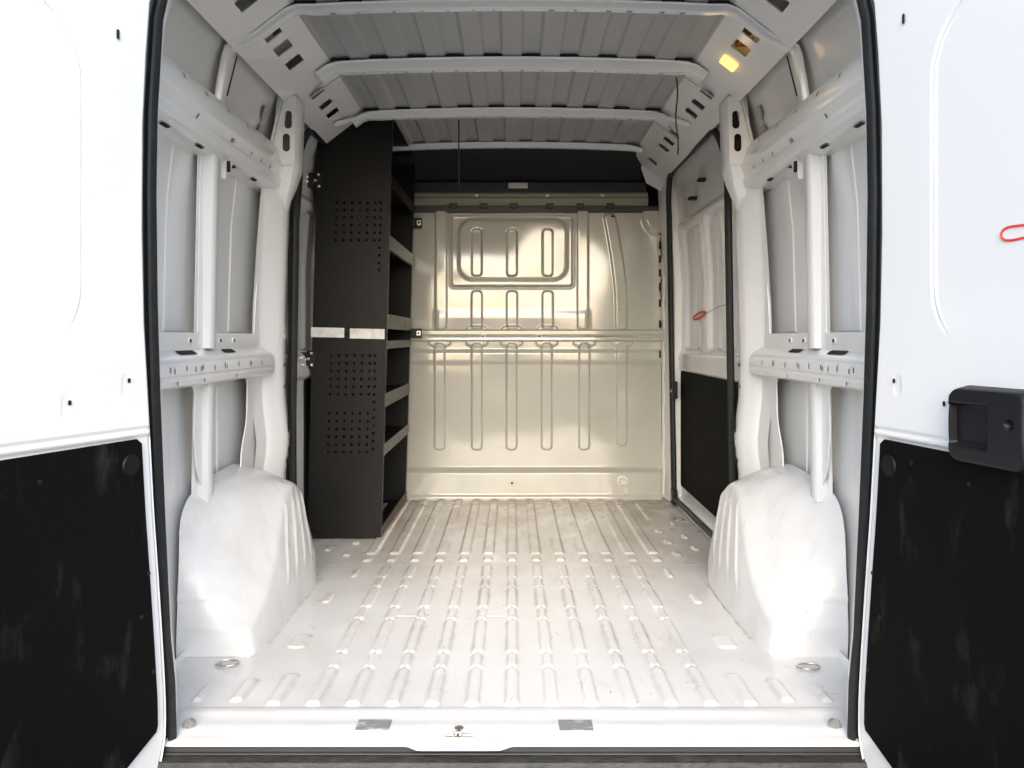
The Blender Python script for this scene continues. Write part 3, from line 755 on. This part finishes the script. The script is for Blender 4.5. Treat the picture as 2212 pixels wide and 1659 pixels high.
# front edge column of the opening, bright pressed edge right of the bulkhead
k = MB(); rows = []
for z in np.linspace(.0, 1.56, 60):
    o = .008 * math.sin(z * 31) + .005 * math.sin(z * 77)
    rows.append([(.826, BY - .004, z), (.838 + o, BY - .028, z), (.850 + o, BY - .034, z), (.868, BY - .060, z), (.878, BY - .075, z), (.90, BY - .08, z)])
k.grid(rows); k.build('bulkhead_edge', mat('edge_paint', (.78, .76, .70), .2, coat=.6), bulk, angle=60)

# header above the bulkhead: beam, black gap with clips, headliner behind
k = MB(); rows = []
for x in (-.60, .745):
    rows.append([(x, BY + .02, bz(416)), (x, BY - .015, bz(417)), (x, BY - .022, bz(420)), (x, BY - .022, bz(427)), (x, BY - .030, bz(430)), (x, BY - .030, bz(440)), (x, BY - .020, bz(445)), (x, BY + .02, bz(446))])
k.grid(rows)
for px in (1030, 1182, 1300): k.disc((bx(px), BY - .02, bz(424)), (0, -1, 0), .008, .006, mi=1)
k.build('header_beam', [mat('beam_paint', (.22, .22, .17), .4), STEEL], bulk, angle=30)
k = MB(); k.box((-.60, BY - .006, bz(460)), (.86, BY + .03, bz(445)))
for px in (980, 1045, 1110, 1187, 1253, 1317): k.box((bx(px) - .020, BY - .034, bz(451)), (bx(px) + .020, BY - .004, bz(441)))
k.build('header_seal', mat('navy_rubber', (.010, .011, .022), .4), bulk, bevel=.003)
k = MB(); k.box((-.60, BY - .004, bz(417)), (.74, BY + .04, bz(394))); 
for x0, w_ in ((bx(960), .03), (bx(1300), .03)): k.box((x0 - w_, BY - .010, bz(409)), (x0 + w_, BY - .002, bz(402)))
k.build('header_trim', mat('dark_trim', (.012, .012, .013), .5), bulk, bevel=.002)
k = MB(); k.grid([[(x, 2.35, 1.86), (x, 2.50, 1.845), (x, 2.64, 1.79), (x, 2.72, 1.72)] for x in np.linspace(-.80, .715, 12)])
k.grid([[(x, 2.90, 1.90), (x, 2.90, 1.60)] for x in (-.9, .9)])
k.build('cab_headliner', CABD, bulk, angle=60)
k = MB(); k.box((bx(1098), BY - .022, bz(408)), (bx(1140), BY - .004, bz(396)))
k.build('dome_lamp', mat('dome_lens', (.55, .55, .54), .3), bulk, bevel=.004)
# white bracket closing the roof corner on the right of the header
k = MB(); k.grid([[(bx(1383), BY - .09, bz(320)), (bx(1380), BY - .08, bz(370)), (bx(1392), BY - .06, bz(400)), (bx(1430), BY - .05, bz(420))],
                  [(bx(1400), BY - .13, bz(300)), (bx(1405), BY - .12, bz(350)), (bx(1412), BY - .10, bz(390)), (bx(1434), BY - .08, bz(420))],
                  [(.80, BY - .20, 1.80), (.815, BY - .16, 1.74), (.83, BY - .12, 1.70), (.84, BY - .10, 1.66)]])
for px, py in ((1402, 338), (1412, 322), (1425, 345)): k.hole((bx(px), BY - .135, bz(py)), (1, -.4, 0), (0, 0, 1), .018, .022, off=.006)
k.build('corner_bracket', [WHITE, HOLE], VAN, angle=50)

# ---- rear doors
def rear_door(s, S0, dirx, diry):
    """s: -1 left, 1 right; S0: hinge-side start (|x|, y); dir: along the open door"""
    L = math.hypot(dirx, diry); ux, uy = dirx / L, diry / L
    nx, ny = uy, -ux                                  # inward normal in mirrored space (towards the middle)
    if nx > 0: nx, ny = -nx, -ny
    def W(u, z, n=0): return Vector((s * (S0[0] + ux * u + nx * n), S0[1] + uy * u + ny * n, z))
    d = empty_part('rear_door', VAN)
    edge_px = ([-40, 0, 120, 269, 500, 700, 900, 1106, 1250, 1375, 1500, 1580, 1620, 1680], [331, 327, 318, 311, 310, 314, 325, 336, 346, 354, 361, 362, 357, 345])
    def u0(z):
        u = .06
        for _ in range(4):
            D = CAM_D + S0[1] + uy * u; py = 730 - (z - CAM_Z) * F / D
            px = np.interp(py, *edge_px); r = (1106 - px) / F
            # S0x + ux u = r (CAM_D + S0y + uy u)
            u = (r * (CAM_D + S0[1]) - S0[0]) / (ux - r * uy)
        return u
    zz = np.concatenate([np.linspace(-.13, 1.76, 560)]); e0 = np.array([u0(z) for z in zz]) 
    if True:
        top = zz > 1.60; e0[top] = e0[~top][-1] + .9 * (zz[top] - 1.60) ** 2 * 4
    tt = np.linspace(0, 1, 420) ** 1.1
    U = e0[:, None] + (.78 - e0[:, None]) * tt[None, :]; ZZ = np.repeat(zz[:, None], 420, 1)
    rel = np.zeros_like(U)                            # positive: towards the viewer side
    UL, UC = (.226, .16) 
    if s > 0: UL = .222
    dd_ = sdbox(U, ZZ, UL + .25, 1.175, .25, .325, .13)
    fade = sm(ZZ, .865, .97); rel -= .003 * (1 - sm(dd_, -.012, .0)) * fade; rel -= .004 * np.exp(-(dd_ / .0026) ** 2) * fade
    ee = U - e0[:, None]
    rel -= .004 * (1 - sm(ee, .0, .006)) ; rel -= .012 * (1 - sm(ee, .032, .050)) * 0
    tr = sdbox(U, ZZ, .45, .285, .45, .40, .02)
    rel -= .006 * (1 - sm(ZZ, .672, .680))            # shelf where the board sits
    rel -= .006 * np.exp(-((ZZ - .690) / .0025) ** 2)
    rel += .002 * vnoise(U, ZZ, 3, 51 + s)
    for (u_, z_) in ((.115, .79), (.255, .758)):
        q2 = sdbox(U, ZZ, u_ + .008, z_ - .005, .012, .022, .010); rel -= .0008 * (1 - sm(q2, -.006, .002))
    P = np.zeros(U.shape + (3,))
    P[..., 0] = s * (S0[0] + ux * U + nx * rel); P[..., 1] = S0[1] + uy * U + ny * rel; P[..., 2] = ZZ
    field('inner_skin', P, DOORW, d, angle=60)
    # outer skin and edge
    k = MB()
    k.grid([[W(a_, z_, -.004), W(a_ - .004, z_, -.030), W(a_ + .004, z_, -.055), W(.78, z_, -.055), W(.79, z_, -.03), W(.78, z_, 0)] for a_, z_ in zip(e0[::11], zz[::11])])
    k.build('outer_skin', DOORW, d, angle=50)
    # black lower board
    def ue(z, off=.030): return float(np.interp(z, zz, e0)) + off
    out = [(ue(z), z) for z in np.linspace(.665, .05, 20)]
    o2 = [(.74, .665)] + [(ue(.672), .672)] * 0 + [(ue(.662) + .012, .670), (ue(.655), .660)] + [(ue(z), z) for z in np.linspace(.645, .055, 22)] + [(ue(.045) + .004, .043), (.150, -.008), (.20, -.03), (.74, -.03)]
    Mx = Matrix(((s * ux, 0, s * nx, s * S0[0]), (uy, 0, ny, S0[1]), (0, 1, 0, 0), (0, 0, 0, 1)))
    plate('trim_board', o2, [], .004, Mx, BLACKTRIM, d, bev=.001)
    # board fixings
    k = MB(); pts = [(ue(.62) + .045, .61), (ue(.5) + .012, .30), (ue(.3) + .010, .385), (ue(.1) + .012, .175), (.17, .635), (.32, .62)]
    rvm = mat('dusty_rivet', (.012, .012, .011), .6, spec=.2)
    for u_, z_ in pts:
        k = MB(); k.disc(W(u_, z_, .003), W(0, 0, 1) - W(0, 0, 0), .0045, .0012, n=12); k.build('board_rivet', rvm, d)
    k = MB(); c = W(ue(.63) + .030, .620, .0035); nv = W(0, 0, 1) - W(0, 0, 0)
    k.disc(c, nv, .0225, .003, n=28, r2=.020); k.disc(c + nv * .003, nv, .016, .0014, n=28); k.disc(c + nv * .0044, nv, .013, .001, n=24, r2=.004)
    k.build('rubber_plug', mat('plug_rubber', (.006, .006, .0055), .5, spec=.2), d)
    # small holes in the white skin
    k = MB()
    uv = W(1, 0, 0) - W(0, 0, 0)
    for u_, z_, w_, h_ in ((.117, .793, .007, .010), (.257, .758, .007, .010), (.145, 1.49 if s < 0 else 1.515, .007, .020)):
        k = MB(); k.hole(W(u_, z_, .0026), uv, (0, 0, 1), w_, h_, mi=0, off=.0005)
        k.build('fixing_hole', HOLE, d)
    return d, W
dl, WL = rear_door(-1, (.742, -.021), .355, -.935)
dr, WR = rear_door(1, (.752, -.030), .20, -.98)
dl['label'] = 'open left rear door with black lower board and no handle in view'
dr['label'] = 'open right rear door with black latch handle and red marker ring'
# latch handle on the right door
def hnd():
    pts_u = lambda px: None
    u0_, u1_ = .288, .475; zt, zb = .800, .652
    N = 40; rows = []
    k = MB()
    nz = 56; nu = 56
    U, ZZ = np.meshgrid(np.linspace(u0_ - .001, u1_, nu), np.linspace(zb, zt, nz))
    t = (ZZ - zb) / (zt - zb)
    d = sdbox(U, ZZ, (u0_ + u1_) / 2, (zt + zb) / 2, (u1_ - u0_) / 2, (zt - zb) / 2, .030)
    h = -.012 + .038 * (1 - sm(d, -.012, 0.0)) + .006 * np.sin(np.clip(t, 0, 1) * math.pi)
    rc = sdbox(U, ZZ, .345, .727, .044, .037, .006)
    h -= .017 * (1 - sm(rc, -.003, .002))
    lip = sdbox(U, ZZ, .348, .6935, .036, .004, .002); h += .006 * (1 - sm(lip, -.002, .001))
    kh = np.hypot(U - .438, ZZ - .738) - .008; h -= .014 * (1 - sm(kh, -.002, .001))
    P = np.zeros(U.shape + (3,)); o = WR(0, 0, 0); uu = WR(1, 0, 0) - o; nn = WR(0, 0, 1) - o
    for c_ in range(3): P[..., c_] = o[c_] + uu[c_] * U + nn[c_] * h + (ZZ if c_ == 2 else 0)
    keep = field('handle', P, PLASTIC, dr, angle=50)
    k = MB(); k.disc(WR(.438, .738, .012), nn, .007, .010, n=18); k.build('lock_cylinder', mat('lock_dark', (.02, .02, .022), .25, metal=.5), dr)
hnd()
k = MB(); c = (.448, 1.055)
P = [WR(c[0] + .062 * math.cos(t), c[1] + .013 * math.sin(t) + .003 * math.sin(3 * t), -.002) for t in np.linspace(.1, 2 * math.pi - .25, 40)]
k.tube(P, .0022, n=6); k.build('marker_ring', RED, dr)

# ================================================================ rack
RK = empty('shelving_unit', (0, 0, 0), 'tall black perforated metal shelving unit standing on the left beside the bulkhead', 'shelving')
shx = lambda z: .028 * (z - .9)                        # leans with the body side
def perf(y, x0, x1, z0, z1, holes, hw, hh, name, m, t=.002):
    bx_ = sorted(set([x0, x1] + [c for (x, z) in holes for c in (round(x - hw, 5), round(x + hw, 5))]))
    bz_ = sorted(set([z0, z1] + [c for (x, z) in holes for c in (round(z - hh, 5), round(z + hh, 5))]))
    hs = [(x, z) for x, z in holes]; k = MB()
    idx = {}
    def V(i, j):
        if (i, j) not in idx: idx[(i, j)] = len(k.v); k.v.append((bx_[i] + shx(bz_[j]), y, bz_[j]))
        return idx[(i, j)]
    for i in range(len(bx_) - 1):
        cx = (bx_[i] + bx_[i + 1]) / 2
        for j in range(len(bz_) - 1):
            cz = (bz_[j] + bz_[j + 1]) / 2
            if any(abs(cx - x) < hw and abs(cz - z) < hh for x, z in hs): continue
            k.f.append((V(i, j), V(i + 1, j), V(i + 1, j + 1), V(i, j + 1))); k.m.append(0)
    o = k.build(name, m, RK, smooth=False)
    so = o.modifiers.new('sheet', 'SOLIDIFY'); so.thickness = t
    return o
RX0, RX1, RY0, RY1 = -.872, -.548, 1.75, 2.585
zr = lambda py: CAM_Z - (py - 730) * (RY0 + CAM_D) / F
def holes_block(py0, py1, rows, c0, cols):
    return [(c0 + i * .0338, zr(py0 + (py1 - py0) * j / (rows - 1))) for i in range(cols) for j in range(rows)]
hU = holes_block(438, 519, 6, -.782, 6) + [(-.782 + 5 * .0338 + .024, zr(438 + 16.2 * j)) for j in range(10)]
hL = holes_block(768, 852, 6, -.787, 6) + holes_block(893, 977, 6, -.789, 6)
hL += [(-.787 + 5 * .0338 + .024, zr(768 + 16.8 * j)) for j in range(13)]
ZS = zr(722)
perf(RY0, RX0, RX1, ZS + .002, 1.855, hU, .0048, .0055, 'end_panel', RACK)
perf(RY0, RX0, RX1, .004, ZS - .002, hL, .0048, .0055, 'end_panel', RACK)
sx_ = lambda p: shx(p[2])
# far end panels, back panel, top
k = MB(); k.box((RX0, RY1 - .002, .004), (RX1, RY1, ZS)); k.box((RX0, RY1 - .002, ZS), (RX1, RY1, 1.82))
for p in range(len(k.v)): k.v[p] = (k.v[p][0] + shx(k.v[p][2]), k.v[p][1], k.v[p][2])
k.build('end_panel', RACK, RK)
k = MB(); k.box((RX0, RY0, .004), (RX0 + .002, RY1, 1.85), shear=sx_); k.build('back_panel', RACK, RK)
k = MB(); k.box((RX0, RY0 + .002, 1.845), (RX1, RY1, 1.849), shear=sx_); k.build('top_panel', RACK, RK)
# flanges of the near panel
k = MB(); k.box((RX1 - .002, RY0 + .002, .004), (RX1, RY0 + .030, 1.85), shear=sx_); k.box((RX1 - .002, RY1 - .030, .004), (RX1, RY1 - .002, 1.82), shear=sx_)
k.build('corner_flange', RACK, RK)
SH = [(.050, .002), (.415, .364), (.637, .577), (.868, .832), (.985, .920), (1.330, 1.268), (1.60, 1.55)]
for i, (zt, zb_) in enumerate(SH):
    k = MB(); k.box((RX0 + .002, RY0 + .003, zt - .014 if i else .003), (RX1 - .006, RY1 - .003, zt - .012 if i else .006), shear=sx_)
    o = k.build('shelf', RACK, RK)
    k = MB(); k.box((RX1 - .004, RY0 + .004, zb_), (RX1 - .001 + .004, RY1 - .004, zt), shear=sx_)
    k.box((RX1 - .014, RY0 + .004, zb_), (RX1 - .004, RY1 - .004, zb_ + .002), shear=sx_)
    for yy in (RY0 + .03, RY1 - .03): k.hole((RX1 + .0035 + shx(zt), yy, (zt + zb_) / 2), (0, 1, 0), (0, 0, 1), .014, .012, off=.0015)
    if i == 4: k.hole((RX1 + .0035 + shx(zt), 2.3, (zt + zb_) / 2), (0, 1, 0), (0, 0, 1), .012, .03, off=.0015)
    k.build('shelf_lip', [LIP if i not in (6, 0) else RACK if i == 6 else mat('dirty_lip', (.12, .09, .06), .6), HOLE], o, bevel=.001)
# tape strips
for a_, b2, y0_, y1_ in ((672, 744, 708, 729), (756, 831, 710.5, 732)):
    k = MB(); x0 = (a_ - 1106) * 3.53 / F; x1 = (b2 - 1106) * 3.53 / F
    k.hexa([(x0, RY0 - .0045, zr(y1_ - 1)), (x1, RY0 - .0045, zr(y1_ + .5)), (x1, RY0 - .0035, zr(y1_ + .5)), (x0, RY0 - .0035, zr(y1_ - 1)),
            (x0, RY0 - .0045, zr(y0_ - 1)), (x1, RY0 - .0045, zr(y0_ + .5)), (x1, RY0 - .0035, zr(y0_ + .5)), (x0, RY0 - .0035, zr(y0_ - 1))])
    k.build('tape_strip', TAPE, RK)
# brackets tying the rack to the body side and the bulkhead
for (px, py) in ((684, 392), (668, 776)):
    D_ = RY0 + CAM_D; c = Vector(((px - 1106) * D_ / F, RY0, zr(py)))
    k = MB(); k.box((c.x - .055, RY0 - .040, c.z - .030), (c.x - .004, RY0 - .004, c.z + .030)); k.box((c.x - .01, RY0 - .006, c.z - .038), (c.x + .028, RY0 - .0015, c.z + .038))
    k.box((c.x - .075, RY0 - .10, c.z - .022), (c.x - .050, RY0 - .02, c.z + .022))
    o = k.build('mounting_bracket', PLASTIC, RK, bevel=.003)
    k = MB()
    for dx_, dy_, dz_ in ((.012, .008, .027), (.014, .008, -.024), (-.002, .008, .002), (-.03, .04, .012), (-.03, .04, -.01)):
        k = MB(); k.disc((c.x + dx_, RY0 - dy_, c.z + dz_), (0, -1, 0), .006, .006, n=6); k.build('bolt', BOLT, o)
for py in (484, 720):
    k = MB(); z = bz(py); x = bx(905)
    k.box((x - .04, BY - .045, z - .026), (x + .020, BY - .024, z + .026)); k.box((x + .004 - .012, BY - .052, z - .014), (x + .004 + .012, BY - .045, z + .014), 1); k.disc((x + .004, BY - .052, z), (0, -1, 0), .006, .004, mi=0)
    k.build('anchor_block', [PLASTIC, BOLT], RK, bevel=.002)

# a strip of the same tape on the left pillar
k = MB(); k.box((-.8475, 1.196, .876), (-.8455, 1.238, .907)); k.build('pillar_tape', TAPE, VAN)

# ================================================================ hanging cords
def cord(p0, p1, label, kink=0, r=.0035):
    k = MB(); P0 = Vector(p0); P1 = Vector(p1)
    P = [P0.lerp(P1, t) + Vector((kink * math.sin(t * 9) * .004, 0, 0)) for t in np.linspace(0, 1, 14)]
    k.tube(P, r, n=6)
    k.disc(P0 + Vector((0, 0, -.002)), (0, 0, 1), .006, .008, mi=1, n=10)
    o = k.build('hanging_cord', [mat('cord_dark', (.03, .025, .022), .7), BOLT], None)
    o['label'] = label; o['category'] = 'cord'; o['group'] = 'thin cords hanging from the roof bows'
cord((at(991, 262, 1.76)[0], 1.765, 1.835), (at(991, 398, 1.76)[0], 1.765, 1.545), 'thin black cord hanging from the third roof bow in front of the dark headliner')
cord((at(1461, 165, 1.15)[0], 1.15, 1.825), (at(1463, 330, 1.15)[0], 1.15, 1.545), 'thin brown cord hanging from the roof near the right sliding door', 1, .003)
